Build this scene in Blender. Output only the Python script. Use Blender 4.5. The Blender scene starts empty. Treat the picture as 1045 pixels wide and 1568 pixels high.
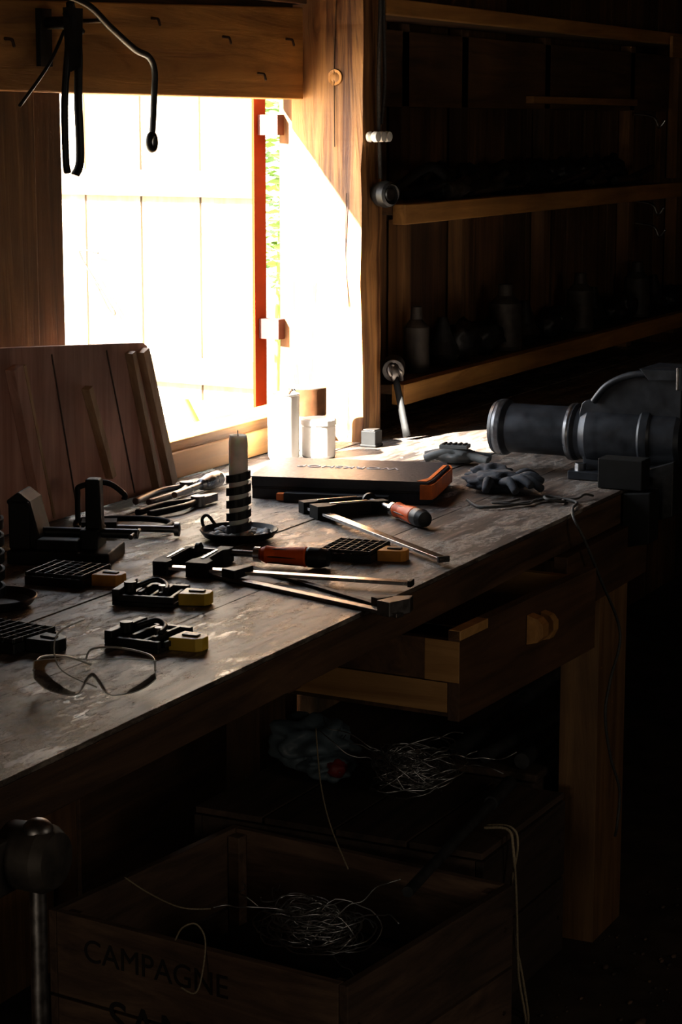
import bpy, bmesh, math, random
from mathutils import Vector, Matrix, noise
random.seed(7)
sc=bpy.context.scene
V=Vector
# ------------------------------------------------------------------ materials
def newmat(name):
    m=bpy.data.materials.new(name); m.use_nodes=True
    nt=m.node_tree; b=nt.nodes["Principled BSDF"]
    return m,nt,b
def wood(name,dark,light,axis='x',scale=9,rough=.65,bump=.35,var=.35,grime=.5,lo=.32,hi=.68):
    m,nt,b=newmat(name); N=nt.nodes; L=nt.links
    tc=N.new('ShaderNodeTexCoord'); mp=N.new('ShaderNodeMapping')
    s=[1,1,1]; s['xyz'.index(axis)]=.07
    mp.inputs['Scale'].default_value=s
    geo=N.new('ShaderNodeNewGeometry')
    add=N.new('ShaderNodeVectorMath'); add.operation='ADD'
    mul=N.new('ShaderNodeVectorMath'); mul.operation='SCALE'; mul.inputs['Scale'].default_value=7.3
    comb=N.new('ShaderNodeCombineXYZ')
    for i in range(3): L.new(geo.outputs['Random Per Island'],comb.inputs[i])
    L.new(comb.outputs[0],mul.inputs[0]); L.new(tc.outputs['Object'],add.inputs[0]); L.new(mul.outputs[0],add.inputs[1])
    L.new(add.outputs[0],mp.inputs['Vector'])
    n1=N.new('ShaderNodeTexNoise'); n1.inputs['Scale'].default_value=scale*4; n1.inputs['Detail'].default_value=9; n1.inputs['Distortion'].default_value=.8; n1.inputs['Roughness'].default_value=.65
    L.new(mp.outputs[0],n1.inputs['Vector'])
    n2=N.new('ShaderNodeTexNoise'); n2.inputs['Scale'].default_value=3.5; n2.inputs['Detail'].default_value=4
    L.new(add.outputs[0],n2.inputs['Vector'])
    cr=N.new('ShaderNodeValToRGB'); cr.color_ramp.elements[0].position=lo; cr.color_ramp.elements[1].position=hi
    cr.color_ramp.elements[0].color=(*dark,1); cr.color_ramp.elements[1].color=(*light,1)
    L.new(n1.outputs['Fac'],cr.inputs['Fac'])
    mr=N.new('ShaderNodeMapRange'); mr.inputs['From Min'].default_value=.3; mr.inputs['From Max'].default_value=.65
    mr.inputs['To Min'].default_value=1-grime; mr.inputs['To Max'].default_value=1.1
    L.new(n2.outputs['Fac'],mr.inputs['Value'])
    mr2=N.new('ShaderNodeMapRange'); mr2.inputs['To Min'].default_value=1-var; mr2.inputs['To Max'].default_value=1+var
    L.new(geo.outputs['Random Per Island'],mr2.inputs['Value'])
    mm=N.new('ShaderNodeMath'); mm.operation='MULTIPLY'; L.new(mr.outputs[0],mm.inputs[0]); L.new(mr2.outputs[0],mm.inputs[1])
    hs=N.new('ShaderNodeHueSaturation'); L.new(cr.outputs[0],hs.inputs['Color']); L.new(mm.outputs[0],hs.inputs['Value'])
    L.new(hs.outputs[0],b.inputs['Base Color']); b.inputs['Roughness'].default_value=rough
    bp=N.new('ShaderNodeBump'); bp.inputs['Strength'].default_value=bump; bp.inputs['Distance'].default_value=.004
    L.new(n1.outputs['Fac'],bp.inputs['Height']); L.new(bp.outputs[0],b.inputs['Normal'])
    return m
def plain(name,col,rough=.5,metal=0,nscale=40,amp=.25,bump=.1,spec=.5,trans=0,sss=0):
    m,nt,b=newmat(name); N=nt.nodes; L=nt.links
    tc=N.new('ShaderNodeTexCoord'); n=N.new('ShaderNodeTexNoise'); n.inputs['Scale'].default_value=nscale; n.inputs['Detail'].default_value=6
    L.new(tc.outputs['Object'],n.inputs['Vector'])
    cr=N.new('ShaderNodeValToRGB'); cr.color_ramp.elements[0].position=.3; cr.color_ramp.elements[1].position=.7
    cr.color_ramp.elements[0].color=(*[c*(1-amp) for c in col],1); cr.color_ramp.elements[1].color=(*[min(1,c*(1+amp)) for c in col],1)
    L.new(n.outputs['Fac'],cr.inputs['Fac']); L.new(cr.outputs[0],b.inputs['Base Color'])
    mr=N.new('ShaderNodeMapRange'); mr.inputs['To Min'].default_value=max(.03,rough-.12); mr.inputs['To Max'].default_value=min(1,rough+.15)
    L.new(n.outputs['Fac'],mr.inputs['Value']); L.new(mr.outputs[0],b.inputs['Roughness'])
    b.inputs['Metallic'].default_value=metal; b.inputs['Specular IOR Level'].default_value=spec
    b.inputs['Transmission Weight'].default_value=trans
    if sss:
        b.inputs['Subsurface Weight'].default_value=sss; b.inputs['Subsurface Radius'].default_value=(1,.7,.5); b.inputs['Subsurface Scale'].default_value=.02
    if bump:
        bp=N.new('ShaderNodeBump'); bp.inputs['Strength'].default_value=bump; bp.inputs['Distance'].default_value=.002
        L.new(n.outputs['Fac'],bp.inputs['Height']); L.new(bp.outputs[0],b.inputs['Normal'])
    return m
def bench_mat():
    m,nt,b=newmat("worn_bench_wood"); N=nt.nodes; L=nt.links
    tc=N.new('ShaderNodeTexCoord')
    mp=N.new('ShaderNodeMapping'); mp.inputs['Scale'].default_value=(.12,1,1); L.new(tc.outputs['Object'],mp.inputs['Vector'])
    g=N.new('ShaderNodeTexNoise'); g.inputs['Scale'].default_value=46; g.inputs['Detail'].default_value=10; g.inputs['Roughness'].default_value=.72; g.inputs['Distortion'].default_value=.6
    L.new(mp.outputs[0],g.inputs['Vector'])
    p=N.new('ShaderNodeTexNoise'); p.inputs['Scale'].default_value=15; p.inputs['Detail'].default_value=10; p.inputs['Roughness'].default_value=.78
    mp2=N.new('ShaderNodeMapping'); mp2.inputs['Scale'].default_value=(.45,1,1); L.new(tc.outputs['Object'],mp2.inputs['Vector']); L.new(mp2.outputs[0],p.inputs['Vector'])
    cr=N.new('ShaderNodeValToRGB'); e=cr.color_ramp.elements
    e[0].position=.37; e[0].color=(.018,.012,.009,1); e[1].position=.70; e[1].color=(.26,.195,.15,1)
    k=e.new(.52); k.color=(.078,.055,.042,1)
    L.new(g.outputs['Fac'],cr.inputs['Fac'])
    cr2=N.new('ShaderNodeValToRGB'); e=cr2.color_ramp.elements
    e[0].position=.50; e[0].color=(0,0,0,1); e[1].position=.57; e[1].color=(1,1,1,1); L.new(p.outputs['Fac'],cr2.inputs['Fac'])
    mx=N.new('ShaderNodeMixRGB'); mx.inputs['Color2'].default_value=(.50,.44,.38,1); L.new(cr.outputs[0],mx.inputs['Color1'])
    ms=N.new('ShaderNodeMath'); ms.operation='MULTIPLY'; L.new(cr2.outputs[0],ms.inputs[0]); L.new(g.outputs['Fac'],ms.inputs[1]); L.new(ms.outputs[0],mx.inputs['Fac'])
    L.new(mx.outputs[0],b.inputs['Base Color'])
    mr=N.new('ShaderNodeMapRange'); mr.inputs['To Min'].default_value=.50; mr.inputs['To Max'].default_value=.18
    L.new(cr2.outputs[0],mr.inputs['Value']); L.new(mr.outputs[0],b.inputs['Roughness']); b.inputs['Specular IOR Level'].default_value=.9
    b1=N.new('ShaderNodeBump'); b1.inputs['Strength'].default_value=.6; b1.inputs['Distance'].default_value=.003; L.new(g.outputs['Fac'],b1.inputs['Height'])
    b2=N.new('ShaderNodeBump'); b2.inputs['Strength'].default_value=.6; b2.inputs['Distance'].default_value=.003; L.new(cr2.outputs[0],b2.inputs['Height']); L.new(b1.outputs[0],b2.inputs['Normal'])
    L.new(b2.outputs[0],b.inputs['Normal'])
    return m
BENCH=bench_mat()
BEDGE=wood("bench_edge_wood",(.030,.015,.008),(.13,.068,.034),'x',8,.55)
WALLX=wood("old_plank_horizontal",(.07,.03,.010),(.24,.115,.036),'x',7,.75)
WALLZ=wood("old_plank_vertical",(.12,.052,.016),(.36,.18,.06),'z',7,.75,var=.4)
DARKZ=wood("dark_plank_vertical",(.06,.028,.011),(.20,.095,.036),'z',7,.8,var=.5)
SLAT=wood("shelf_back_slat",(.09,.040,.013),(.27,.13,.042),'z',7,.8,var=.7)
DARKX=wood("dark_plank_horizontal",(.05,.024,.010),(.18,.088,.034),'x',7,.8)
HEAD=wood("header_beam_wood",(.20,.080,.014),(.56,.27,.06),'x',6,.7,bump=.6,grime=.4,var=.1)
POST=wood("post_wood",(.10,.028,.007),(.58,.28,.095),'z',6,.5,bump=1.0,grime=.55,var=.1,lo=.38,hi=.58)
SHELF=wood("shelf_pine",(.26,.11,.025),(.56,.28,.075),'x',6,.65,var=.1,grime=.3)
PINEZ=wood("leg_pine",(.16,.075,.026),(.38,.20,.075),'z',6,.6,var=.1,grime=.45)
PINEY=wood("drawer_side_pine",(.32,.15,.04),(.56,.30,.10),'y',6,.6,var=.15,grime=.3)
DRAWF=wood("drawer_front_wood",(.045,.020,.008),(.13,.060,.024),'x',6,.6,var=.1)
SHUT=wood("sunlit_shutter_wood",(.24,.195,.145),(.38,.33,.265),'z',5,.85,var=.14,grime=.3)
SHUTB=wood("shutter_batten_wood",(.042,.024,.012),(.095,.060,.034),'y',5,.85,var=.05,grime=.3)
HINGE=plain("orange_brown_hinge_edge",(.17,.020,.0025),.7,0,amp=.1,bump=0,spec=.1)
CAPO=plain("orange_case_trim",(.80,.17,.02),.5,0)
HINGD=plain("dark_red_hinge_block",(.07,.014,.008),.7,0)
PANEL=wood("faded_red_painted_board",(.42,.20,.15),(.78,.47,.38),'z',5,.75,var=.12,grime=.5)
PANELB=wood("board_batten",(.45,.26,.14),(.78,.54,.34),'z',8,.7,var=.2)
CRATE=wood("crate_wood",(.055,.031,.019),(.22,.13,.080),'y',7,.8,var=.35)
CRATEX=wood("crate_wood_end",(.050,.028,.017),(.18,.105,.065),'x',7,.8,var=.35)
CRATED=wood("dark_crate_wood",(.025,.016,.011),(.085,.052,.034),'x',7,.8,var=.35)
LETTER=plain("stencil_ink",(.012,.008,.007),.8)
IRON=plain("black_iron",(.018,.018,.019),.42,.5,60,.4,.3)
CAST=plain("vise_cast_iron",(.030,.034,.042),.36,.5,30,.35,.4)
CASTL=plain("worn_machined_steel",(.32,.33,.35),.3,1,80,.25,.15)
STEEL=plain("clamp_steel",(.70,.70,.72),.2,1,90,.2,.05)
STEELD=plain("dull_steel",(.22,.21,.21),.38,1,60,.35,.2)
RUST=plain("rusty_iron",(.06,.035,.022),.6,.5,70,.5,.4)
BLKP=plain("black_plastic",(.011,.011,.012),.42,0,50,.2,.1,.3)
BLKM=plain("black_painted_metal",(.009,.009,.009),.6,0,50,.2,.15,.2)
ORANGE=plain("orange_handle_plastic",(.95,.12,.006),.5,0,30,.1,.03,.3)
YEL=plain("yellow_plastic",(.72,.46,.03),.4,0,40,.15,.05)
AMBER=plain("amber_plastic",(.60,.24,.02),.42,0,40,.2,.05)
CASEM=plain("blue_black_case",(.018,.021,.030),.42,0,120,.2,.25)
CASET=plain("case_lettering",(.45,.46,.5),.5)
CANDLE=plain("candle_wax",(.85,.82,.75),.5,0,60,.1,.2,.5,0,.7)
WAXD=plain("wax_crumbs",(.60,.62,.65),.6,0,60,.3,.5)
WHITE=plain("white_enamel",(.70,.67,.62),.35,0,20,.08,.03)
TIN=plain("tin_plate",(.60,.58,.54),.3,.9,30,.2,.1)
LABEL=plain("brown_label",(.10,.042,.017),.7,0,40,.3,.1,.1)
GLOVE=plain("dark_work_glove",(.030,.035,.046),.85,0,120,.35,.9)
GREYR=plain("grey_rubber",(.10,.105,.105),.6,0,80,.25,.4)
CLEAR=plain("clear_plastic_edge",(.62,.63,.63),.2,0,60,.1,0)
CORD=plain("dark_cord",(.05,.048,.045),.7,0,200,.4,.6)
ROPE=plain("pale_rope",(.42,.34,.22),.85,0,300,.3,.8)
WIRE=plain("bare_wire",(.6,.6,.61),.3,1,60,.2,.0)
BAG=plain("blue_grey_bag",(.10,.14,.17),.45,0,15,.35,.6)
RED=plain("red_plastic",(.20,.015,.012),.5)
PIPE=plain("dark_pipe",(.05,.052,.055),.5,.4,30,.4,.4)
LUMP=plain("grimy_metal",(.05,.042,.036),.55,.4,30,.5,.5)
DIRT=plain("dirt_floor_mat",(.050,.038,.030),.95,0,9,.5,.9,.1)
GROUND=plain("sunlit_ground",(.42,.35,.24),.95,0,3,.3,.5)
LEAF=plain("leaf_green",(.14,.24,.045),.6,0,6,.4,.0)
PORC=plain("porcelain",(.85,.83,.78),.2,0,20,.05,.0)
def glass():
    m,nt,b=newmat("clear_lens"); N=nt.nodes; L=nt.links
    tr=N.new('ShaderNodeBsdfTransparent'); gl=N.new('ShaderNodeBsdfGlossy'); gl.inputs['Roughness'].default_value=.10
    fr=N.new('ShaderNodeFresnel'); fr.inputs['IOR'].default_value=1.5
    n=N.new('ShaderNodeTexNoise'); n.inputs['Scale'].default_value=40
    ad=N.new('ShaderNodeMath'); ad.operation='MULTIPLY_ADD'; L.new(n.outputs['Fac'],ad.inputs[0]); ad.inputs[1].default_value=.08; L.new(fr.outputs[0],ad.inputs[2])
    mx=N.new('ShaderNodeMixShader'); L.new(ad.outputs[0],mx.inputs[0]); L.new(tr.outputs[0],mx.inputs[1]); L.new(gl.outputs[0],mx.inputs[2])
    L.new(mx.outputs[0],N['Material Output'].inputs['Surface']); return m
LENS=glass()
# ------------------------------------------------------------------ builder
def frame_to(axis):
    z=V(axis).normalized(); x=V((0,0,1)).cross(z)
    if x.length<1e-3: x=V((1,0,0))
    x.normalize(); y=z.cross(x)
    return Matrix((x,y,z)).transposed()
def spline(pts,k=8,closed=False):
    P=[V(p) for p in pts]; n=len(P); out=[]
    rng=range(n) if closed else range(n-1)
    for i in rng:
        if closed: a,b,c,d=P[(i-1)%n],P[i],P[(i+1)%n],P[(i+2)%n]
        else: a,b,c,d=P[max(i-1,0)],P[i],P[i+1],P[min(i+2,n-1)]
        for j in range(k):
            t=j/k
            out.append(.5*((2*b)+(c-a)*t+(2*a-5*b+4*c-d)*t*t+(3*b-a-3*c+d)*t**3))
    if not closed: out.append(P[-1])
    return out
class Bd:
    def __init__(s): s.bm=bmesh.new(); s.m=[]; s.M=Matrix()
    def at(s,o,rz=0,rx=0,ry=0):
        s.M=Matrix.Translation(V(o))@Matrix.Rotation(rz,4,'Z')@Matrix.Rotation(ry,4,'Y')@Matrix.Rotation(rx,4,'X'); return s
    def mi(s,mat):
        if mat not in s.m: s.m.append(mat)
        return s.m.index(mat)
    def add(s,vs,fs,mat,smooth=False):
        vv=[s.bm.verts.new(s.M@V(v)) for v in vs]; k=s.mi(mat)
        for f in fs:
            try:
                F=s.bm.faces.new([vv[i] for i in f]); F.material_index=k; F.smooth=smooth
            except ValueError: pass
    def box(s,a,b,mat):
        x0,y0,z0=[min(a[i],b[i]) for i in range(3)]; x1,y1,z1=[max(a[i],b[i]) for i in range(3)]
        s.add([(x0,y0,z0),(x1,y0,z0),(x1,y1,z0),(x0,y1,z0),(x0,y0,z1),(x1,y0,z1),(x1,y1,z1),(x0,y1,z1)],
              [(0,3,2,1),(4,5,6,7),(0,1,5,4),(1,2,6,5),(2,3,7,6),(3,0,4,7)],mat)
    def prism(s,poly,h0,h1,mat,plane='xy'):
        def P(u,v,h): return {'xy':(u,v,h),'yz':(h,u,v),'xz':(u,h,v)}[plane]
        n=len(poly); vs=[P(u,v,h0) for u,v in poly]+[P(u,v,h1) for u,v in poly]
        fs=[tuple(range(n))[::-1],tuple(range(n,2*n))]+[(i,(i+1)%n,n+(i+1)%n,n+i) for i in range(n)]
        s.add(vs,fs,mat)
    def lathe(s,prof,o,axis,mat,n=28,smooth=True,sharp=True):
        R=frame_to(axis); o=V(o)
        def ring(r,h): return [o+R@V((r*math.cos(2*math.pi*i/n),r*math.sin(2*math.pi*i/n),h)) for i in range(n)]
        for k in range(len(prof)-1):
            (r0,h0),(r1,h1)=prof[k],prof[k+1]
            if r0<1e-6 and r1<1e-6: continue
            if r0<1e-6: s.add([o+R@V((0,0,h0))]+ring(r1,h1),[(0,1+(i+1)%n,1+i) for i in range(n)][::1],mat,smooth)
            elif r1<1e-6: s.add([o+R@V((0,0,h1))]+ring(r0,h0),[(0,1+i,1+(i+1)%n) for i in range(n)],mat,smooth)
            else: s.add(ring(r0,h0)+ring(r1,h1),[(i,(i+1)%n,n+(i+1)%n,n+i) for i in range(n)],mat,smooth)
    def cyl(s,p,q,r,mat,r2=None,n=20):
        p=V(p);q=V(q);h=(q-p).length; r2=r if r2 is None else r2
        s.lathe([(0,0),(r,0),(r2,h),(0,h)],p,q-p,mat,n)
    def tube(s,pts,r,mat,n=8,closed=False,flat=1.0):
        P=[V(p) for p in pts]; m=len(P); vs=[]; up=None
        for i in range(m):
            if closed: t=P[(i+1)%m]-P[i-1]
            else: t=P[min(i+1,m-1)]-P[max(i-1,0)]
            if t.length<1e-9: t=V((0,0,1))
            t.normalize()
            if up is None:
                up=V((0,0,1)) if abs(t.z)<.9 else V((1,0,0))
            up=up-t*up.dot(t)
            if up.length<1e-6: up=t.orthogonal()
            up.normalize(); sd=t.cross(up)
            rr=r(i/(m-1)) if callable(r) else r
            for k in range(n):
                a=2*math.pi*k/n; vs.append(P[i]+sd*math.cos(a)*rr+up*math.sin(a)*rr*flat)
        fs=[]
        for i in range(m if closed else m-1):
            j=(i+1)%m
            for k in range(n): fs.append((i*n+k,i*n+(k+1)%n,j*n+(k+1)%n,j*n+k))
        if not closed: fs+= [tuple(range(n))[::-1],tuple(range((m-1)*n,m*n))]
        s.add(vs,fs,mat,True)
    def blob(s,c,sz,mat,amp=.2,fr=3,sub=3,seed=0):
        t=bmesh.new(); bmesh.ops.create_icosphere(t,subdivisions=max(1,sub),radius=1)
        vs=[];
        for v in t.verts:
            d=1+amp*noise.noise(v.co*fr+V((seed*3.1,seed,0)))
            vs.append(V(c)+V((v.co.x*sz[0]*d,v.co.y*sz[1]*d,v.co.z*sz[2]*d)))
        t.verts.index_update(); fs=[tuple(v.index for v in f.verts) for f in t.faces]; t.free()
        s.add(vs,fs,mat,True)
    def done(s,name,bev=0,parent=None,seg=2):
        me=bpy.data.meshes.new(name); bmesh.ops.recalc_face_normals(s.bm,faces=s.bm.faces[:]); s.bm.to_mesh(me); s.bm.free()
        for m in s.m: me.materials.append(m)
        o=bpy.data.objects.new(name,me); sc.collection.objects.link(o)
        if bev:
            md=o.modifiers.new('b','BEVEL'); md.width=bev; md.segments=seg; md.limit_method='ANGLE'; md.angle_limit=math.radians(50); md.use_clamp_overlap=True
        if parent: o.parent=parent
        return o
# ------------------------------------------------------------------ camera
cd=bpy.data.cameras.new("camera"); cam=bpy.data.objects.new("camera",cd); sc.collection.objects.link(cam); sc.camera=cam
cd.sensor_fit='VERTICAL'; cd.sensor_height=36; cd.lens=75.1; cd.clip_start=.05
cam.location=(0,-1.308,1.6)
cam.rotation_euler=(math.radians(90-10.3),0,math.radians(26.1-90))
# ------------------------------------------------------------------ shell
b=Bd(); b.box((-1.6,-3.2,-.1),(8.1,.99,0),DIRT); b.done("floor")
b=Bd(); b.box((-1.6,-3.2,2.5),(8.1,.99,2.6),DARKX); b.done("ceiling")
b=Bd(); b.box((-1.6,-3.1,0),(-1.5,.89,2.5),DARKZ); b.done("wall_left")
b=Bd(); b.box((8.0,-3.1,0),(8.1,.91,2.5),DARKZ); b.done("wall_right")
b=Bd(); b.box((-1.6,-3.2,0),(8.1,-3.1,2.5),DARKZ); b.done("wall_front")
b=Bd()
x=-1.5
while x<3.2:
    w=min(.19,3.258-x)
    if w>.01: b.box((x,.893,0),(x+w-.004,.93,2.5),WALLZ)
    x+=.19
b.box((-1.6,.925,0),(3.25,.955,2.5),DARKZ)
b.box((3.26,.905,0),(3.348,.955,2.5),DARKZ)
b.box((3.348,.897,0),(4.27,.955,.90),DARKX)
b.box((3.348,.925,1.70),(4.27,.953,2.5),DARKX)
b.box((3.0,.897,1.78),(4.262,.925,2.06),DARKX); b.box((3.0,.90,2.07),(4.262,.925,2.5),DARKX)
b.box((4.29,.906,0),(4.40,.948,2.5),DARKZ)
x=4.38
while x<8.0:
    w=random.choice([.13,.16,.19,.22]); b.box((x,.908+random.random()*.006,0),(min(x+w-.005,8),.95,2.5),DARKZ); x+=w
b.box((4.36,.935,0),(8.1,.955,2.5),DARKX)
b.done("wall_back",.002)
b=Bd()
b.prism([(3.0,1.656),(4.262,1.653),(4.262,1.85),(3.0,1.806)],.872,.955,HEAD,'xz')
b.box((3.0,.862,1.856),(4.262,.896,1.98),DARKX)
b.box((3.35,.85,.905),(4.262,.955,.976),HEAD)
b.box((3.61,.838,.902),(4.25,.849,.955),SHELF)
b.box((3.35,.956,.91),(4.36,1.01,.948),HEAD)
for i,(x,z) in enumerate([(3.13,1.745),(3.33,1.705),(3.62,1.80),(3.9,1.775),(4.05,1.705),(4.18,1.78)]):
    b.tube([(x,.874,z),(x,.856,z-.002),(x,.852,z-.016)],.003,RUST,n=8)
b.done("window_1",.003)
b=Bd()
n=40
vs=[];fs=[]
for i in range(n+1):
    z=2.5*i/n
    for j,(x,y) in enumerate([(4.274,.735),(4.375,.735),(4.375,.905),(4.274,.905)]):
        dx=.010*noise.noise(V((z*2.1,j*5,0)))+.004*noise.noise(V((z*9,j*5,3))); dy=.007*noise.noise(V((z*2.5,j*5,9)))+.005*noise.noise(V((z*11,j*5,7)))
        vs.append((x+dx,y+(dy if y<.8 else 0),z))
for i in range(n):
    for j in range(4): fs.append((i*4+j,i*4+(j+1)%4,(i+1)*4+(j+1)%4,(i+1)*4+j))
fs+=[(3,2,1,0),tuple(n*4+j for j in range(4))]
b.add(vs,fs,POST)
b.lathe([(.022,-.010),(.017,.001),(.011,.000),(0,.002)],(4.272,.80,1.70),(-1,0,0),POST)
for (y0,z0,y1,z1) in ((.79,1.95,.80,1.55),(.77,1.45,.765,1.2)):
    b.tube(spline([(4.270,y0,z0),(4.272,(y0+y1)/2+.006,(z0+z1)/2),(4.271,y1,z1)],8),.0013,RUST,5)
b.done("timber_post",.008)
# shutter, opened outward
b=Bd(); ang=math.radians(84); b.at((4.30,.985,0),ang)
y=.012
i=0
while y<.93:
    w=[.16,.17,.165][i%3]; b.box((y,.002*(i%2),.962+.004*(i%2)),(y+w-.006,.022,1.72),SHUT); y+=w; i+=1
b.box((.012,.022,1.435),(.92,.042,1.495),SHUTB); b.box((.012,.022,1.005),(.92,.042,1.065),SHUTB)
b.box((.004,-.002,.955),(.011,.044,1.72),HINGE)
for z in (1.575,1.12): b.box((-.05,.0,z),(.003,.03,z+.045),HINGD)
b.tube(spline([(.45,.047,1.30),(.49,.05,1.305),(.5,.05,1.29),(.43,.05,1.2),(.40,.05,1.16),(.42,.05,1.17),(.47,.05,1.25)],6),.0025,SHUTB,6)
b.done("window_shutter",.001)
# ------------------------------------------------------------------ outside
b=Bd(); b.box((-12,1.0,-.25),(25,22,-.15),GROUND); b.done("ground_outside")
b=Bd()
for i in range(2600):
    c=V((random.gauss(7.4,.45),random.gauss(2.62,.22),random.uniform(1.0,2.3))); s_=random.uniform(.02,.05)
    R=Matrix.Rotation(random.uniform(0,6.28),3,'Z')@Matrix.Rotation(random.uniform(-1,1),3,'X')
    b.add([c+R@V(q)*s_ for q in [(-1,0,0),(0,-.5,.1),(1,0,0),(0,.5,.1)]],[(0,1,2,3)],LEAF)
for i in range(5):
    x=random.gauss(7.4,.2);y_=random.gauss(2.62,.15); b.tube([(7.4,2.62,-.15),(x,y_,.9),(x+.1,y_,2.0)],.014,LEAF,6)
b.done("leafy_bush")
# ------------------------------------------------------------------ shelves
b=Bd()
for z0,z1,xe in ((.955,1.003,7.95),(1.372,1.418,6.62)):
    b.box((4.50,.732,z0),(xe,.765,z1),SHELF); b.box((4.50,.766,z1-.025),(xe,.90,z1-.002),DARKX)
b.box((4.40,.735,1.84),(7.9,.765,1.875),SHELF); b.box((4.40,.766,1.84),(7.9,.90,1.86),DARKX)
b.box((4.40,.87,1.64),(6.9,.90,1.82),WALLX)
for x in (4.44,4.78,5.15,5.75,6.5,7.0,7.6): b.box((x,.865,1.004 if x<6.2 else .9),(x+.05,.905,1.37),SLAT); b.box((x,.87,1.42),(x+.045,.905,1.838),SLAT)
b.box((6.45,.72,1.80),(6.75,.731,1.865),SHELF)
b.box((5.6,.845,1.655),(6.5,.869,1.675),SHELF)
b.done("wall_shelf_unit",.002)
b=Bd()
for i in range(20):
    x=random.uniform(4.5,6.3); y_=random.uniform(.77,.83)
    b.cyl((x,y_,1.434),(x+random.uniform(.1,.28),y_+random.uniform(-.03,.02),1.436+random.uniform(0,.04)),random.uniform(.008,.014),random.choice([IRON,STEELD,RUST,LUMP]),n=10)
b.tube(spline([(4.52,.78,1.44),(4.7,.76,1.50),(4.9,.78,1.45),(5.1,.8,1.47)],8),.012,IRON)
b.lathe([(0,0),(.02,0),(.022,.05),(.01,.09),(0,.09)],(4.8,.76,1.44),(1,-.2,.05),STEELD)
for i in range(7): b.blob((4.9+.22*i,.83,1.46),(.08,.04,.045),IRON,.5,2.4,3,i+20)
b.done("shelf_hand_tools")
b=Bd()
for i in range(16):
    x=4.78+i*.14+random.uniform(-.03,.03); s1=random.uniform(.035,.055)
    if i%4==0: b.lathe([(0,0),(s1*.8,0),(s1*.85,.01),(s1*.8,.07+s1),(s1*.4,.09+s1),(s1*.35,.12+s1),(0,.12+s1)],(x,.815,1.004),(0,0,1),LUMP)
    elif i%4==1: b.lathe([(0,0),(.03,0),(.045,.03),(.03,.06),(.012,.12),(0,.12)],(x,.815,1.004),(0,0,1),IRON)
    else: b.blob((x,.812,1.004+s1*.95),(s1*1.3,.042,s1*.9),IRON,.4,2.5,3,i)
b.done("shelf_oil_cans_and_scrap")
b=Bd(); b.lathe([(.016,.004),(.016,.0),(.025,0),(.027,.003),(.027,.10),(.022,.105),(0,.105)],(4.53,.775,1.031),(.8,.35,0),STEELD); b.lathe([(0,.02),(.016,.02),(.016,.004)],(4.53,.775,1.031),(.8,.35,0),IRON); b.done("pipe_offcut_roll")
for (x,z) in ((6.53,1.33),(6.55,1.26),(6.52,1.60)):
    b=Bd(); b.tube(spline([(x,.863,z+.03),(x,.80,z+.02),(x,.78,z-.01),(x,.76,z+.012)],6),.005,STEEL); b.done("wall_hook")
b=Bd()
for x in (4.295,4.325,4.355): b.lathe([(0,0),(.011,0),(.012,.006),(.008,.011),(.012,.016),(.011,.026),(0,.028)],(x,.729,1.572),(-.15,-1,0),PORC,20)
b.done("porcelain_insulator")
b=Bd(); b.lathe([(0,0),(.02,0),(.027,.012),(.030,.03),(.027,.045),(.022,.05),(.02,.046),(0,.042)],(4.335,.728,1.447),(-.4,-1,0),IRON)
b.lathe([(.0,.047),(.012,.0465),(.018,.044)],(4.335,.728,1.447),(-.4,-1,0),CASTL)
b.cyl((4.352,.727,1.447),(4.37,.69,1.45),.012,CASTL); b.done("round_door_knob")
b=Bd(); b.tube(spline([(4.36,.722,2.3),(4.35,.720,1.9),(4.362,.721,1.7),(4.345,.721,1.6)],8),.004,CORD); b.tube(spline([(4.37,.722,2.3),(4.335,.720,1.85),(4.33,.721,1.65),(4.34,.721,1.48)],8),.005,CORD)
b.done("hanging_cable")
# header ironware
b=Bd()
b.box((3.225,.862,1.70),(3.262,.8715,1.80),IRON)
b.tube(spline([(3.25,.815,1.81),(3.235,.81,1.74),(3.222,.812,1.64),(3.226,.815,1.54),(3.232,.816,1.515)],8),.0065,IRON)
b.tube(spline([(3.25,.815,1.81),(3.262,.808,1.74),(3.256,.806,1.64),(3.258,.806,1.54),(3.25,.812,1.51)],8),.009,IRON,flat=.5)
b.cyl((3.235,.80,1.775),(3.25,.868,1.775),.011,IRON); b.cyl((3.22,.806,1.79),(3.275,.806,1.76),.005,IRON)
b.prism([(3.222,1.80),(3.268,1.80),(3.262,1.70),(3.228,1.69)],.80,.812,IRON,'xz')
b.tube(spline([(3.225,.812,1.76),(3.17,.81,1.70),(3.08,.81,1.63)],6),.003,IRON)
b.done("iron_strap_hinge")
b=Bd()
b.tube(spline([(3.18,.855,1.838),(3.28,.808,1.812),(3.36,.80,1.77),(3.44,.80,1.735),(3.49,.80,1.722),(3.51,.80,1.695),(3.505,.80,1.64),(3.498,.80,1.583)],8),.0062,IRON,10)
b.tube([(3.496+.011*math.cos(a),.80,1.566+.014*math.sin(a)) for a in [i*2*math.pi/20 for i in range(20)]],.0065,IRON,8,closed=True)
b.cyl((3.34,.80,1.782),(3.34,.871,1.782),.004,RUST); b.done("iron_gate_hook")
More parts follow.
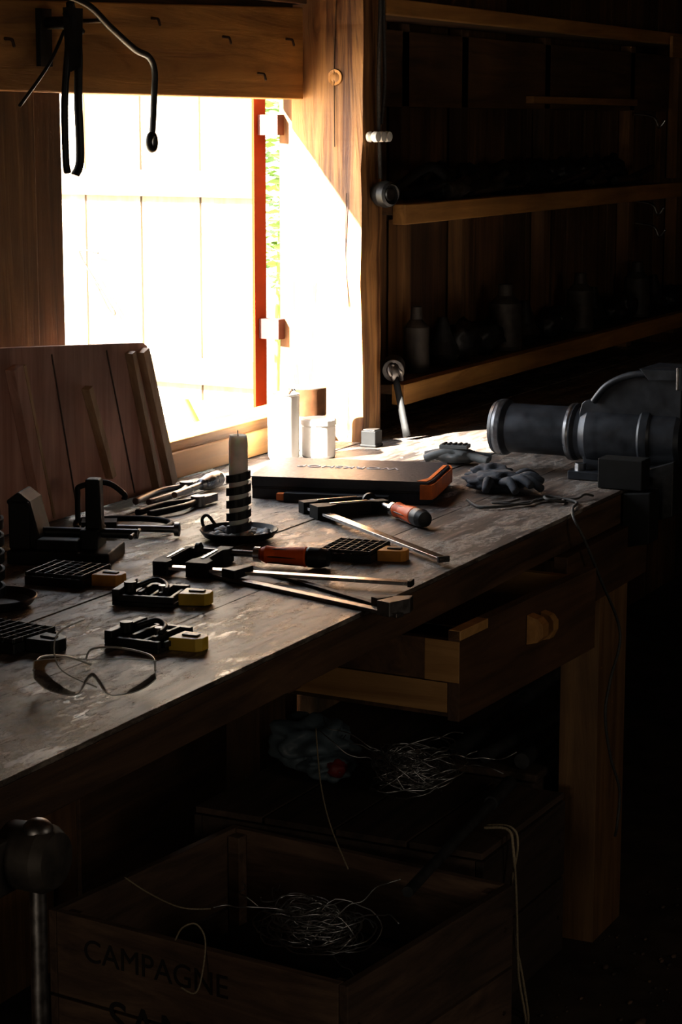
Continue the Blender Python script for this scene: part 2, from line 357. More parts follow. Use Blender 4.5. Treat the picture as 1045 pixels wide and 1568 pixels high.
# ------------------------------------------------------------------ bench
b=Bd(); ys=[0,.205,.40,.615,.728]
XE=6.7
for i in range(4):
    z=.9-(.001*(i%2)); b.box((1.0,ys[i]+.0015,.848 if i else .836),(XE,ys[i+1]-.0015,z),BENCH)
b.box((1.0,.7295,.848),(4.258,.84,.9),BENCH); b.box((4.392,.7295,.848),(XE,.89,.9),BENCH); b.box((1.0,.84,.848),(4.258,.892,.8985),BENCH)
b.box((1.0,-.0005,.836),(XE,.0012,.893),BEDGE)
for x in (1.55,3.83):
    b.box((x,.012,0),(x+.165,.09,.835),PINEZ); b.box((x,.76,0),(x+.12,.84,.847),DARKZ)
    b.box((x+.02,.09,.76),(x+.07,.76,.835),DARKX)
b.box((5.6,.02,0),(5.75,.10,.835),PINEZ)
b.box((3.56,-.018,.72),(4.02,.008,.832),DRAWF); b.box((1.0,.70,.72),(XE,.72,.846),DARKX)
b.box((2.70,.10,.775),(2.74,.69,.845),DRAWF)
b.done("workbench",.004)
b=Bd()
b.at((2.965,-.06,.684),math.radians(-3))
W=.55
b.box((0,0,0),(W,.02,.145),DRAWF)
b.box((0,.021,.012),(.018,.45,.060),PINEY); b.box((.0,.021,.062),(.018,.45,.128),DRAWF)
b.box((.0,.0,.062),(-.0015,.06,.128),PINEY)
b.box((W-.018,.021,.012),(W,.45,.128),PINEY); b.box((.018,.021,.0),(W-.018,.45,.010),DARKX); b.box((.018,.43,.012),(W-.018,.45,.128),DARKX)
b.box((.0,-.0015,.13),(.10,.019,.1455),PINEY)
b.prism([(-.001,.07),(-.020,.075),(-.030,.085),(-.030,.105),(-.020,.115),(-.001,.12)],.25,.275,SHELF,'yz'); b.prism([(-.001,.065),(-.018,.07),(-.026,.085),(-.026,.10),(-.018,.11),(-.001,.115)],.305,.325,SHELF,'yz')
b.done("bench_drawer",.002)
# ------------------------------------------------------------------ leaning panel
b=Bd()
b.prism([(2.95,1.228),(3.46,1.192),(3.475,1.185),(3.575,.902),(2.99,.902)],.805,.824,PANEL,'xz')
def strip(p,q,w,mat,y0=.788,y1=.8045):
    p=V((p[0],p[1],0));q=V((q[0],q[1],0)); d=(q-p).normalized(); s=V((-d.y,d.x,0))*w/2
    b.prism([tuple((p+s)[:2]),tuple((q+s)[:2]),tuple((q-s)[:2]),tuple((p-s)[:2])],y0,y1,mat,'xz')
strip((3.445,1.18),(3.545,.91),.022,PANELB); strip((3.40,1.18),(3.49,.91),.013,PANELB); strip((3.25,1.13),(3.325,.955),.014,PANELB)
strip((3.02,1.19),(3.10,.91),.028,PANEL,.785); strip((3.055,1.19),(3.135,.91),.008,PANELB,.796); strip((3.15,1.2),(3.22,.91),.004,RUST,.8035)
strip((3.33,1.19),(3.42,.91),.004,RUST,.8035)
b.done("leaning_wooden_panel",.002)
# ------------------------------------------------------------------ vise
def vise(X):
    b=Bd(); Z0=.986
    b.lathe([(0,-.004),(.040,0),(.053,.004),(.057,.012),(.057,.03),(.053,.036),(.0505,.04),(.0505,.165),(.057,.168),(.058,.182),(.054,.19),(.054,.20),(.062,.215),(.063,.235),(.063,.40),(.06,.41),(0,.41)],(X,.328,Z0),(0,-1,0),CAST,40)
    b.lathe([(.0575,.014),(.0582,.020),(.0575,.028)],(X,.328,Z0),(0,-1,0),CASTL,40)
    b.lathe([(.0575,.169),(.0586,.175),(.0575,.181)],(X,.328,Z0),(0,-1,0),CASTL,40)
    b.lathe([(.0635,.325),(.067,.330),(.067,.345),(.0635,.35)],(X,.328,Z0),(0,-1,0),CAST,40)
    prof=[(.13,1.03),(.125,1.05),(.118,1.056),(.105,1.058),(.09,1.078),(.06,1.10),(.02,1.116),(-.03,1.122),(-.075,1.122),(-.08,1.10),(-.08,.945),(-.055,.925),(.02,.92),(.06,.905),(.06,.901),(.11,.901),(.12,.93)]
    b.prism(prof,X-.040,X+.040,CAST,'yz')
    b.prism([(-.02,1.105),(-.075,1.108),(-.078,1.128),(.0,1.128)],X-.062,X+.062,CAST,'yz')
    b.box((X-.075,-.03,.901),(X+.075,.14,.918),CAST); 
    b.prism([(-.078,.84),(-.012,.82),(-.006,.82),(-.006,.925),(-.078,.95)],X-.07,X+.05,IRON,'yz')
    b.prism([(-.06,.80),(-.012,.79),(-.006,.79),(-.006,.895),(-.06,.90)],X-.16,X-.10,BLKM,'yz'); b.box((X-.15,-.04,.901),(X-.10,.05,.96),BLKM)
    for dx in (-.055,.055): b.lathe([(0,.014),(.012,.014),(.012,0)],(X+dx,.12,.918),(0,0,1),CASTL,6,False)
    b.prism([(-.10,1.12),(-.19,1.12),(-.20,1.05),(-.24,.99),(-.24,.93),(-.10,.93)],X-.045,X+.045,CAST,'yz')
    b.box((X-.07,-.098,1.09),(X+.07,-.084,1.135),CAST); b.box((X-.07,-.078,1.09),(X+.07,-.083,1.135),STEELD)
    b.lathe([(.026,0),(.026,.09),(.034,.095),(.034,.13),(0,.135)],(X,-.24,.96),(0,-1,0),CASTL); b.cyl((X-.12,-.355,.96),(X+.12,-.355,.96),.009,CASTL)
    for dx in (-.12,.12): b.blob((X+dx,-.355,.96),(.016,.016,.016),CASTL,0)
    b.tube(spline([(X-.044,.10,1.055),(X-.046,.07,1.09),(X-.046,.02,1.113),(X-.046,-.05,1.12)],8),.007,CAST)
    return b.done("bench_vise",.004,seg=3)
vise(4.06)
b=Bd()
b.prism([(-.055,.78),(-.004,.76),(-.004,.925),(-.035,.93),(-.055,.90)],1.40,1.742,BEDGE,'yz')
b.lathe([(.022,-.025),(.022,0),(.036,.004),(.037,.05),(.030,.062),(.0,.066)],(1.80,-.03,.835),(0,-1,0),LUMP)
b.box((1.74,-.05,.80),(1.80,-.006,.86),LUMP)
b.cyl((1.795,-.071,.862),(1.79,-.071,.42),.0092,STEELD)
b.blob((1.797,-.071,.866),(.017,.017,.014),STEELD,0); b.blob((1.79,-.071,.41),(.017,.017,.014),STEELD,0)
b.lathe([(.012,0),(.014,.004),(.012,.012)],(1.797,-.071,.845),(0,0,1),STEELD)
b.done("woodworking_vise",.003)
# ------------------------------------------------------------------ candle holders
def holder(o,candle,name,top=1.015,ang=0):
    b=Bd(); b.at(o,ang)
    b.lathe([(0,.004),(.045,.003),(.058,.010),(.066,.018),(.0675,.0165),(.060,.006),(.046,0),(0,0)],(0,0,0),(0,0,1),IRON,40)
    H=top-.9; pts=[]; T=4.6; n=130
    for i in range(n+1):
        a=2*math.pi*T*i/n; pts.append((math.cos(a),math.sin(a),.006+(H-.014)*i/n))
    vs=[];fs=[]
    for (x,y,z) in pts:
        for r,dz in ((.0175,0),(.0215,0),(.0215,.0135),(.0175,.0135)): vs.append((x*r,y*r,z+dz))
    for i in range(n):
        for k in range(4): fs.append((i*4+k,i*4+(k+1)%4,i*4+4+(k+1)%4,i*4+4+k))
    b.add(vs,fs,IRON,False)
    b.cyl((.0205,0,.0),(.0205,0,H+.004),.0016,IRON,n=8)
    b.tube(spline([(.064,0,.016),(.085,.0,.03),(.10,0,.02),(.09,0,.004),(.066,0,.010)],6),.003,IRON)
    if candle:
        b.lathe([(0,.008),(.0165,.008),(.0163,.168),(.0145,.180),(.007,.178),(0,.174)],(0,0,0),(0,0,1),CANDLE,24)
        b.cyl((0,0,.176),(.001,0,.188),.0008,IRON,n=6)
        for i in range(44):
            a=random.uniform(0,6.28); r=random.uniform(.026,.054); b.blob((r*math.cos(a),r*math.sin(a),.010),(.009,.008,.006),WAXD,.5,3,1,i)
    return b.done(name)
holder((3.15,.43,.9),True,"spiral_candle_holder",ang=1.2)
holder((2.53,.505,.9),False,"spiral_candle_holder",1.03,2)
# ------------------------------------------------------------------ tool case
CO=(3.515,.603,.9)
b=Bd(); b.at(CO,math.atan2(-.33,.08))
b.prism([(0,.004),(.338,.004),(.343,.03),(.343,.20),(.333,.236),(.0,.236),(-.004,.2),(-.004,.03)],.0,.019,CASEM)
b.prism([(0,.0),(.34,.0),(.345,.03),(.345,.20),(.335,.24),(.0,.24),(-.006,.2),(-.006,.03)],.0245,.043,CASEM)
b.prism([(0,.002),(.339,.002),(.344,.03),(.344,.20),(.334,.238),(.0,.238),(-.005,.2),(-.005,.03)],.0191,.0244,IRON)
b.prism([(.325,-.004),(.348,.0),(.351,.03),(.351,.21),(.342,.243),(.336,.243),(.346,.20),(.346,.03),(.330,.006)],.010,.038,CAPO)
b.prism([(.318,.004),(.337,.004),(.341,.03),(.342,.20),(.334,.20),(.333,.04)],.0431,.0445,CAPO)
b.box((.07,-.030,.0),(.27,-.010,.018),BLKP); b.box((.055,-.028,.003),(.069,-.012,.016),CAPO)
case=b.done("tool_case",.006,seg=3)
tx=bpy.data.curves.new("case_label",'FONT'); tx.body="WORKSHOP"; tx.size=.036; tx.extrude=.0004; tx.materials.append(CASET)
to=bpy.data.objects.new("case_label",tx); sc.collection.objects.link(to)
Mc=Matrix.Translation(CO)@Matrix.Rotation(math.atan2(-.33,.08),4,'Z')@Matrix.Translation((.26,.15,.0436))@Matrix.Rotation(math.pi,4,'Z')
to.matrix_world=Mc; to.parent=case
# ------------------------------------------------------------------ clamps
def fclamp(o,d,L,jaw=.10,sl=.055,handle=True,name="bar_clamp",flip=1,barm=STEEL):
    b=Bd(); b.M=Matrix.Translation(V(o))@Matrix.Rotation(math.atan2(d[1],d[0]),4,'Z')@Matrix.Scale(flip,4,(0,1,0))
    b.box((-.005,-.009,.008),(L,.009,.0135),barm)
    b.box((L-.006,-.010,.006),(L,.010,.016),IRON)
    b.prism([(-.012,-.013),(.012,-.013),(.014,.006),(.005,.02),(.004,jaw-.01),(.010,jaw+.006),(-.006,jaw+.006),(-.010,jaw-.02),(-.016,.01)],.0,.022,BLKM)
    b.prism([(-.002,.02),(.002,.02),(.001,jaw-.02),(-.004,jaw-.02)],.0221,.0235,STEEL)
    b.box((.008,jaw-.012,.002),(.016,jaw+.012,.022),BLKM)
    b.prism([(sl-.006,-.014),(sl+.03,-.014),(sl+.03,.012),(sl+.018,.03),(sl+.016,jaw-.02),(sl+.024,jaw-.01),(sl+.024,jaw+.012),(sl+.0,jaw+.012),(sl+.002,jaw-.02),(sl-.0,.03),(sl-.006,.012)],.0,.024,BLKM)
    b.prism([(sl+.006,.02),(sl+.012,.02),(sl+.011,jaw-.025),(sl+.006,jaw-.025)],.0241,.0255,STEEL)
    if handle:
        y=jaw; z=.016
        b.cyl((sl-.035,y,z),(sl+.07,y,z),.0055,STEELD,n=14); b.lathe([(0,0),(.014,0),(.014,.006),(.008,.01)],(sl-.036,y,z),(1,0,0),BLKP)
        b.lathe([(.007,0),(.0125,.002),(.0125,.012),(.009,.014)],(sl+.062,y,z),(1,0,0),STEEL)
        b.lathe([(0,0),(.011,0),(.0145,.008),(.0125,.025),(.0150,.055),(.0165,.075),(.0155,.078)],(sl+.076,y,z+.001),(1,0,0),ORANGE,14)
        b.lathe([(.0155,.078),(.0168,.082),(.0168,.100),(.0135,.113),(0,.116)],(sl+.076,y,z+.001),(1,0,0),BLKP,24)
        for k in range(6):
            a=k*math.pi/3; b.cyl((sl+.088,y+.0125*math.cos(a),z+.0125*math.sin(a)),(sl+.15,y+.0145*math.cos(a),z+.0145*math.sin(a)),.0014,BLKP,n=6)
    return b.done(name,.0015)
fclamp((3.425,.438,.9),(-.62,-.78),.53,.12,.045)
fclamp((2.845,.40,.9),(.155,-.99),.41,.115,.05)
b=Bd(); b.M=Matrix.Translation(V((2.865,.335,.9)))@Matrix.Rotation(math.atan2(-.94,-.31),4,'Z')
b.box((.0,-.008,.0),(.42,.008,.006),STEELD); b.prism([(.385,-.012),(.41,-.012),(.412,.03),(.40,.05),(.385,.03)],.0,.022,STEELD); b.prism([(.05,-.01),(.08,-.01),(.07,.04),(.055,.04)],.006,.02,IRON)
b.done("bar_clamp",.001)
b=Bd(); b.M=Matrix.Translation(V((2.90,.22,.9)))@Matrix.Rotation(math.atan2(-.9,-.46),4,'Z')
b.box((-.10,-.006,.0),(.26,.006,.005),RUST); b.box((.25,-.012,.0),(.268,.016,.016),RUST)
b.done("steel_flat_bar",.001)
# ------------------------------------------------------------------ grid clamping blocks
def gridblock(c,ang,w=.105,d=.085,clip=AMBER,name="plastic_clamping_block",sk=False):
    b=Bd(); b.at((c[0],c[1],.9),ang)
    if not sk:
        b.box((-w/2,-d/2,.0),(w/2,d/2,.014),BLKP)
        nx,ny=6,5
        for i in range(nx+1):
            x=-w/2+.003+(w-.006)*i/nx; b.box((x-.0014,-d/2,.0142),(x+.0014,d/2,.021),BLKP)
        for j in range(ny+1):
            y=-d/2+.003+(d-.006)*j/ny; b.box((-w/2,y-.0014,.0142),(w/2,y+.0014,.0205),BLKP)
    else:
        b.box((-w/2,-d/2,0),(w/2,d/2,.006),BLKP)
        b.box((-w/2,-d/2,.006),(-w/2+.012,d/2,.024),BLKP); b.box((-w/2,d/2-.01,.006),(w/2,d/2,.018),BLKP); b.box((-w/2,-d/2,.006),(w/2,-d/2+.009,.016),BLKP)
        for i in range(5):
            x=-w/2+.02+i*.016; b.box((x,-d/2+.012,.006),(x+.006,d/2-.014,.014+.006*(i%2)),BLKP)
        b.tube(spline([(-.02,.0,.022),(.0,.02,.028),(.02,.01,.024),(.03,-.02,.022)],6),.004,IRON); b.cyl((-.03,-.01,.006),(-.03,-.01,.03),.009,IRON); b.cyl((.02,-.005,.006),(.02,-.005,.026),.007,STEELD)
    b.prism([(w/2+.001,-.022),(w/2+.018,-.02),(w/2+.04,-.017),(w/2+.046,-.008),(w/2+.046,.008),(w/2+.04,.017),(w/2+.018,.02),(w/2+.001,.022)],.0,.018,clip)
    b.box((w/2+.012,-.006,.0181),(w/2+.036,.006,.0205),BLKP)
    return b.done(name,.0015)
a=math.atan2(-.99,.1)
gridblock((3.10,.185),a,clip=AMBER,w=.09,d=.10)
gridblock((2.735,.505),a,clip=AMBER,w=.10,d=.10)
gridblock((2.67,.315),a+.12,clip=YEL,name="corner_clamp",sk=True,w=.095,d=.085)
gridblock((2.44,.18),a-.1,clip=YEL,name="corner_clamp",sk=True,w=.085,d=.095)
gridblock((2.355,.355),a-.2,clip=BLKP,w=.10,d=.09)
# ------------------------------------------------------------------ safety glasses (one-piece wraparound)
b=Bd(); b.at((2.185,.105,.9),math.radians(-64))
vs=[];fs=[];n=36;m=8
for j in range(m+1):
    for i in range(n+1):
        s_=-1+2*i/n; v=j/m; u=.076*s_
        lo=.003+.026*math.exp(-(s_/.16)**2)+.014*abs(s_)**5; hi=.050-.010*abs(s_)**3
        y=-.03+(u*u)*5.5+.006*(v-.5)**2*4
        vs.append((u,y,lo+(hi-lo)*v))
for j in range(m):
    for i in range(n): fs.append((j*(n+1)+i,j*(n+1)+i+1,(j+1)*(n+1)+i+1,(j+1)*(n+1)+i))
b.add(vs,fs,LENS,True)
L_=[vs[i] for i in range(n+1)]+[vs[j*(n+1)+n] for j in range(1,m+1)]+[vs[m*(n+1)+i] for i in range(n-1,-1,-1)]+[vs[j*(n+1)] for j in range(m-1,0,-1)]
b.tube(L_,.0007,CLEAR,6,closed=True)
b.tube(spline([(-.076,.0,.030),(-.074,.05,.034),(-.05,.11,.02),(-.02,.13,.004)],8),.0014,CLEAR); b.tube(spline([(.076,.0,.030),(.066,.05,.036),(.02,.10,.034),(-.02,.15,.02),(-.03,.16,.004)],8),.0014,CLEAR)
b.tube(spline([(.0,.02,.003),(-.05,.05,.02),(-.06,.10,.05),(-.03,.15,.06)],8),.0010,CLEAR)
b.done("safety_glasses")
# ------------------------------------------------------------------ gloves, pliers, cord
b=Bd(); c0=V((3.79,.215,.903))
b.blob(c0+V((0,0,.018)),(.042,.060,.019),GLOVE,.4,2.2,4,1)
b.blob(c0+V((.065,.035,.019)),(.038,.045,.019),GLOVE,.4,2.4,4,2)
for i,(dx,dy,l) in enumerate([(-.05,-.05,.06),(-.03,-.07,.07),(-.005,-.08,.075),(.02,-.075,.06),(-.065,-.0,.04),(.06,-.05,.05)]):
    p=c0+V((dx*.5,dy*.5,.018)); q=c0+V((dx*1.1-.01,dy-l*.3,.010+.010*(i%2)))
    b.tube(spline([p,(p+q)/2+V((0,0,.012)),q],8),lambda t:.0105-.003*t if t<.95 else .005,GLOVE,12)
b.done("work_glove")
b=Bd(); b.at((4.07,.42,.9),math.radians(-80))
b.blob((0,0,.018),(.045,.03,.018),GREYR,.25,2,3,4); b.tube(spline([(-.07,.02,.012),(-.03,.025,.02),(.02,.01,.02),(.07,.03,.012)],6),.009,GREYR); b.tube(spline([(-.06,-.02,.012),(-.02,-.02,.026),(.03,-.01,.02),(.075,-.02,.012)],6),.009,GREYR); b.box((-.03,-.02,.034),(.03,.015,.042),GREYR)
for i in range(5): b.box((-.025+.011*i,-.018,.042),(-.019+.011*i,.013,.0445),IRON)
b.done("cable_grip",.002)
b=Bd()
b.tube(spline([(3.66,.22,.904),(3.60,.17,.904),(3.62,.13,.905),(3.69,.10,.905),(3.76,.08,.904),(3.72,.05,.904),(3.70,.075,.910),(3.74,.09,.908),(3.73,.03,.904),(3.66,.01,.904),(3.60,-.014,.898),(3.60,-.035,.86),(3.66,-.045,.78),(3.74,-.06,.66),(3.69,-.06,.58),(3.665,-.06,.52),(3.70,-.06,.43),(3.76,-.06,.345),(3.75,-.06,.28),(3.77,-.05,.25)],10),.0028,CORD,8)
b.tube(spline([(3.70,.13,.906),(3.66,.14,.905),(3.64,.16,.906),(3.66,.10,.905),(3.72,.10,.905),(3.75,.04,.905),(3.78,.03,.91),(3.80,.02,.905)],8),.0022,CORD,8)
b.done("loose_cord")
def pliers(o,ang,L=.20,name="pliers",mat=STEELD,grip=BLKP):
    b=Bd(); b.at(o,ang)
    for s in (1,-1):
        b.tube(spline([(0,0,.010),(.03,.012*s,.010),(.08,.022*s,.010),(L*.9,.014*s,.008)],6),lambda t:.005+.002*t,grip,10)
        b.prism([(0,.011*s),(-.02,.011*s),(-.055,.004*s),(-.055,.0005*s),(-.01,.0005*s)],.002,.017,mat)
    b.lathe([(0,0),(.013,0),(.013,.019),(0,.021)],(0,0,.0),(0,0,1),mat)
    return b.done(name,.001)
pliers((3.53,.755,.9),math.radians(183),mat=STEELD,grip=STEELD); pliers((3.40,.655,.9),math.radians(170),.17,mat=STEELD,grip=IRON)
b=Bd(); b.lathe([(0,0),(.006,.0),(.006,.12),(.011,.125),(.016,.16),(.016,.20),(.010,.22),(0,.222)],(3.40,.705,.9165),(.99,.10,0),CASTL); b.done("round_handled_chisel")
# ------------------------------------------------------------------ jars by the post
b=Bd(); b.lathe([(0,.006),(.029,.006),(.029,.138),(.031,.14),(.034,.138),(.033,.005),(.031,0),(0,0)],(3.975,.775,.9),(0,0,1),WHITE,36); b.tube([(3.975+.033*math.cos(i*.2618),.775+.033*math.sin(i*.2618),1.038) for i in range(24)],.002,TIN,6,closed=True)
b.tube(spline([(3.975,.76,.95),(3.97,.76,1.03),(3.965,.75,1.05)],5),.003,RUST); b.tube(spline([(3.975,.78,.95),(3.985,.775,1.03),(4.0,.76,1.045)],5),.004,STEELD); b.done("tall_enamel_tin")
b=Bd(); b.lathe([(0,.006),(.037,.006),(.037,.135),(.039,.137),(.041,.135),(.041,.088),(.041,0),(0,0)],(4.130,.797,.9),(0,0,1),TIN,36); b.lathe([(.0412,.075),(.0415,.076),(.0415,.133),(.0412,.134)],(4.130,.797,.9),(0,0,1),LABEL,36); b.done("labelled_tin_can")
b=Bd(); b.lathe([(0,0),(.034,0),(.036,.004),(.036,.066),(.034,.070),(.038,.070),(.038,.080),(.035,.083),(0,.083)],(4.035,.722,.9),(0,0,1),WHITE,36); b.done("white_lidded_jar")
b=Bd(); b.box((4.205,.668,.9),(4.24,.703,.935),BLKM); b.box((4.203,.666,.9),(4.242,.705,.905),BLKM); b.box((4.208,.671,.935),(4.237,.70,.938),LUMP); b.done("small_dark_block",.002)
b=Bd(); p0=V((4.345,.655,.907)); p1=V((4.385,.705,1.045)); d=(p1-p0).normalized()
b.tube([p0,p0+d*.02,p0+d*.12,p0+d*.14],lambda t:.010-.002*t,BLKM,10,flat=.5)
b.blob(p1,(.018,.010,.022),STEELD,.1,2,3); b.tube([p1+V((-.018+.013*math.cos(i*.45),0,.008+.013*math.sin(i*.45))) for i in range(14)],.004,STEELD,8,closed=True)
b.tube([p1+V((.0,-.004,.01)),p1+V((.02,-.006,.0)),p1+V((.03,-.004,-.02))],.005,STEELD); b.done("adjustable_wrench")
# ------------------------------------------------------------------ black vise/clamp cluster, left rear
b=Bd(); b.at((2.875,.60,.9),math.radians(-72))
b.box((-.085,-.055,0),(.085,.055,.022),BLKM); b.box((-.085,-.04,.022),(-.05,.04,.10),BLKM); b.prism([(-.05,.022),(-.03,.022),(-.05,.10),(-.07,.115),(-.09,.10)],-.035,.035,BLKM,'xz')
b.box((.03,-.03,.022),(.06,.03,.055),BLKM); b.prism([(.035,.05),(.062,.05),(.060,.135),(.036,.135)],-.012,.014,BLKM,'xz')
b.cyl((-.05,0,.045),(.12,0,.045),.008,IRON); b.cyl((.115,-.03,.045),(.115,.03,.045),.004,IRON)
b.box((-.04,-.045,.022),(.03,.045,.040),BLKM); b.done("drill_press_vise",.003)
b=Bd(); b.at((3.10,.62,.9),math.radians(-60))
b.tube(spline([(-.09,.02,.008),(-.09,.07,.012),(-.04,.09,.012),(.03,.085,.012),(.07,.05,.012),(.065,.0,.012),(.03,-.01,.012)],8),.0055,BLKM,10)
b.tube(spline([(-.09,.05,.008),(-.09,.06,.06),(-.085,.065,.075),(-.04,.07,.08),(-.01,.07,.06),(-.01,.07,.05)],8),.005,BLKM,10)
b.box((-.08,-.03,0),(-.02,.01,.028),BLKM); b.cyl((-.02,-.01,.014),(.08,-.03,.014),.006,STEELD); b.lathe([(0,0),(.012,0),(.012,.008),(0,.010)],(.08,-.03,.014),(1,-.2,0),STEELD)
b.done("g_clamp",.002)
# ------------------------------------------------------------------ under the bench
def crate(o,ang,sx,sy,sz,m1,m2,name,nsl=3,lid=False):
    b=Bd(); b.at(o,ang); t=.016; h=sz/nsl
    for k in range(nsl):
        z0=k*h+.002; z1=(k+1)*h-.004
        b.box((0,0,z0),(sx,t,z1),m2); b.box((0,sy-t,z0),(sx,sy,z1),m2)
        b.box((0,t+.001,z0),(t,sy-t-.001,z1),m1); b.box((sx-t,t+.001,z0),(sx,sy-t-.001,z1),m1)
    for (x,y) in ((t,t),(sx-2*t-.012,t),(t,sy-2*t-.012),(sx-2*t-.012,sy-2*t-.012)): b.box((x+.001,y+.001,.012),(x+t+.010,y+t+.010,sz-.012),m1)
    b.box((t,t,.0),(sx-t,sy-t,.012),m2)
    if lid:
        for k in range(4): b.box((0,k*sy/4+.003,sz),(sx,(k+1)*sy/4-.003,sz+.012),m2)
    for (x,y) in ((.03,-.001),(sx-.03,-.001)): 
        for k in range(nsl): b.cyl((x,.001,(k+.5)*h),(x,-.002,(k+.5)*h),.004,RUST,n=8)
    return b.done(name,.0015)
ca=math.radians(-7)
c1=crate((2.775,.04,0),ca,.53,.60,.305,CRATE,CRATEX,"wooden_crate",2)
for txt,s_,yy,zz in (("CAMPAGNE",.056,.525,.228),("SAMPSON",.095,.475,.105)):
    tx=bpy.data.curves.new("crate_lettering",'FONT'); tx.body=txt; tx.size=s_; tx.extrude=.0003; tx.materials.append(LETTER)
    to=bpy.data.objects.new("crate_lettering",tx); sc.collection.objects.link(to)
    to.matrix_world=Matrix.Translation((2.775,.04,0))@Matrix.Rotation(ca,4,'Z')@Matrix.Translation((-.0012,yy,zz))@Matrix.Rotation(-math.pi/2,4,'Z')@Matrix.Rotation(math.pi/2,4,'X')
    to.parent=c1
b=Bd(); b.at((2.83,.10,.0),ca); b.box((.05,.02,.20),(.09,.45,.215),SHELF); b.box((.13,.02,.10),(.40,.42,.17),CRATED); b.box((.05,.03,.013),(.12,.42,.199),CRATED); b.box((.13,.03,.013),(.40,.42,.099),LUMP); b.done("crate_scrap_boards",.002)
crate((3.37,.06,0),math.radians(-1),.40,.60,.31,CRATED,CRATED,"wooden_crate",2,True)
def tangle(c,r,n,name,mat,rad=.0009,fl=.5,stray=5):
    b=Bd()
    for i in range(n):
        R=Matrix.Rotation(random.uniform(0,6.28),3,'Z')@Matrix.Rotation(random.gauss(0,.55),3,'X')
        rr=r*random.uniform(.45,1.0); pts=[]; ph=random.uniform(0,6.28); off=V((random.gauss(0,r*.22),random.gauss(0,r*.22),random.gauss(0,r*.12)))
        for k in range(30):
            a=ph+2*math.pi*k/26; w=1+.18*noise.noise(V((k*.25,i*3.3,0))); p=R@V((rr*w*math.cos(a),rr*w*math.sin(a)*.8,0)); p.z=p.z*fl+.01*noise.noise(V((k*.4,i,5))); pts.append(V(c)+off+p)
        b.tube(pts,rad,mat,5)
    for i in range(stray):
        a=random.uniform(0,6.28); p=V(c); pts=[p]
        for k in range(9): p=p+V((math.cos(a)*r*.28,math.sin(a)*r*.28,random.gauss(.004,.008))); a+=random.gauss(0,.5); pts.append(p)
        b.tube(spline(pts,4),rad,mat,5)
    return b.done(name)
tangle((3.07,.25,.262),.078,50,"tangled_wire_coil",WIRE,.0012,.9,9)
tangle((3.62,.31,.375),.085,42,"tangled_wire_coil",WIRE,.0012,.9,9)
b=Bd(); b.tube(spline([(3.50,.46,.47),(3.40,.40,.40),(3.32,.34,.35),(3.25,.27,.30)],8),.0013,ROPE,6); b.tube(spline([(2.97,.56,.33),(2.95,.50,.318),(2.92,.42,.316),(2.95,.38,.31)],8),.0013,ROPE,6)
b.tube(spline([(2.80,.36,.312),(2.79,.34,.34),(2.80,.32,.345),(2.81,.31,.31),(2.765,.30,.25),(2.765,.33,.25)],8),.0014,ROPE,6); b.done("stray_binding_wire")
b=Bd(); b.blob((3.68,.56,.380),(.08,.08,.05),BAG,.5,2.2,4,3); b.blob((3.64,.50,.356),(.05,.05,.028),BAG,.5,2.4,4,5); b.blob((3.61,.47,.360),(.02,.02,.018),RED,.3,2,3); b.done("plastic_bag_bundle")
b=Bd(); 
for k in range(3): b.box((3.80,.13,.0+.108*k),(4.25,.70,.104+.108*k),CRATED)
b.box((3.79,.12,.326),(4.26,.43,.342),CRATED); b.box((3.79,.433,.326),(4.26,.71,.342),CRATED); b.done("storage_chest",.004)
b=Bd()
for p,q,r in [((3.0,.66,.50),(4.5,.64,.46),.022),((3.82,.30,.362),(4.5,.34,.362),.018),((3.81,.16,.360),(4.5,.20,.360),.016),((3.81,.24,.36),(4.3,.14,.40),.014)]:
    b.cyl(p,q,r,PIPE,n=16)
b.done("scrap_pipe_bundle")
b=Bd(); b.cyl((3.13,.10,.325),(3.60,.14,.338),.010,PIPE,n=12); b.cyl((3.60,.14,.338),(3.72,.15,.343),.014,PIPE,n=12); b.done("long_iron_rod")
b=Bd()
for dx in (0,.014): b.tube(spline([(3.47+dx,.10,.335),(3.46+dx,.05,.342),(3.45+dx*1.5,.035,.31),(3.452,.028+dx,.20),(3.445+dx,.02,.08),(3.43+dx,.0,.008),(3.36+dx,-.03,.006),(3.27,-.07-dx*2,.006),(3.1,-.12,.006)],10),.0026,ROPE,8)
b.done("hanging_rope")
b=Bd()
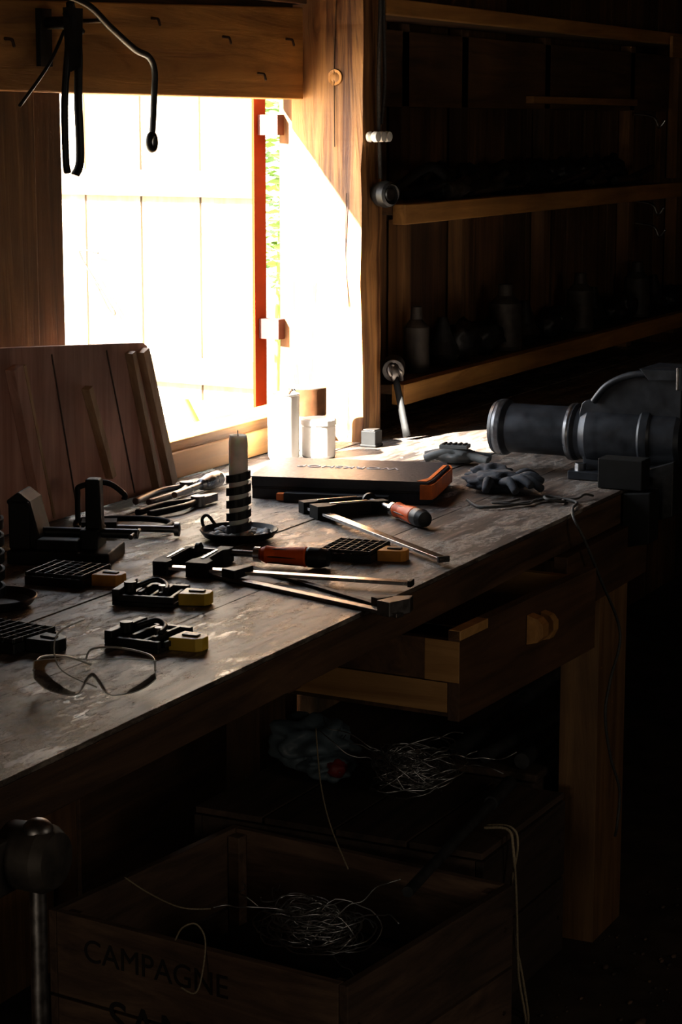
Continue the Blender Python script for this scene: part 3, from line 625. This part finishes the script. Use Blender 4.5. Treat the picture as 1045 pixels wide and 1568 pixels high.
for i in range(300):
    x=random.uniform(3.2,5.0); y_=random.uniform(-.5,.0); s_=random.uniform(.003,.009)*(3 if i%40==0 else 1)
    b.blob((x,y_,s_*.3),(s_,s_*.5,s_*.35),random.choice([DIRT,CRATED,CRATE]) if i%40 else CRATE,.4,2,1,i)
b.done("floor_wood_chips")
# ------------------------------------------------------------------ light
w=bpy.data.worlds.new("sky"); sc.world=w; w.use_nodes=True; nt=w.node_tree; bg=nt.nodes['Background']
tc=nt.nodes.new('ShaderNodeTexCoord'); sp=nt.nodes.new('ShaderNodeSeparateXYZ'); cr=nt.nodes.new('ShaderNodeValToRGB')
nt.links.new(tc.outputs['Generated'],sp.inputs[0]); nt.links.new(sp.outputs['Z'],cr.inputs['Fac']); nt.links.new(cr.outputs[0],bg.inputs['Color'])
cr.color_ramp.elements[0].color=(1,.96,.88,1); cr.color_ramp.elements[1].color=(.62,.78,1,1); bg.inputs['Strength'].default_value=9
s=bpy.data.lights.new("sun",'SUN'); s.energy=110; s.angle=math.radians(1.0); s.color=(1,.94,.83); so=bpy.data.objects.new("sun",s); sc.collection.objects.link(so)
so.rotation_euler=V((1,-.60,-.78)).to_track_quat('-Z','Y').to_euler(); so.location=(0,4,4)
pl=bpy.data.lights.new("window_sky_portal",'AREA'); pl.shape='RECTANGLE'; pl.size=.94; pl.size_y=.70; pl.cycles.is_portal=True
po=bpy.data.objects.new("window_sky_portal",pl); sc.collection.objects.link(po); po.location=(3.81,.96,1.315); po.rotation_euler=(math.radians(-90),0,0)
def area(name,loc,d,size,e,col):
    al=bpy.data.lights.new(name,'AREA'); al.size=size; al.energy=e; al.color=col
    ao=bpy.data.objects.new(name,al); sc.collection.objects.link(ao); ao.location=loc; ao.rotation_euler=V(d).to_track_quat('-Z','Y').to_euler()
area("left_fill_light",(-1.3,-.45,.80),(1,.1,-.05),.8,8,(1,.84,.64))  # added unseen fill lamp for warm light from the left; no doorway modelled
area("front_fill_light",(2.2,-2.9,1.45),(.35,1,.0),1.0,4.5,(1,.86,.68))  # added frontal fill behind the camera, lifts header and shelves; no doorway there
sc.view_settings.view_transform='Standard'; sc.view_settings.look='None'; sc.view_settings.exposure=0.0
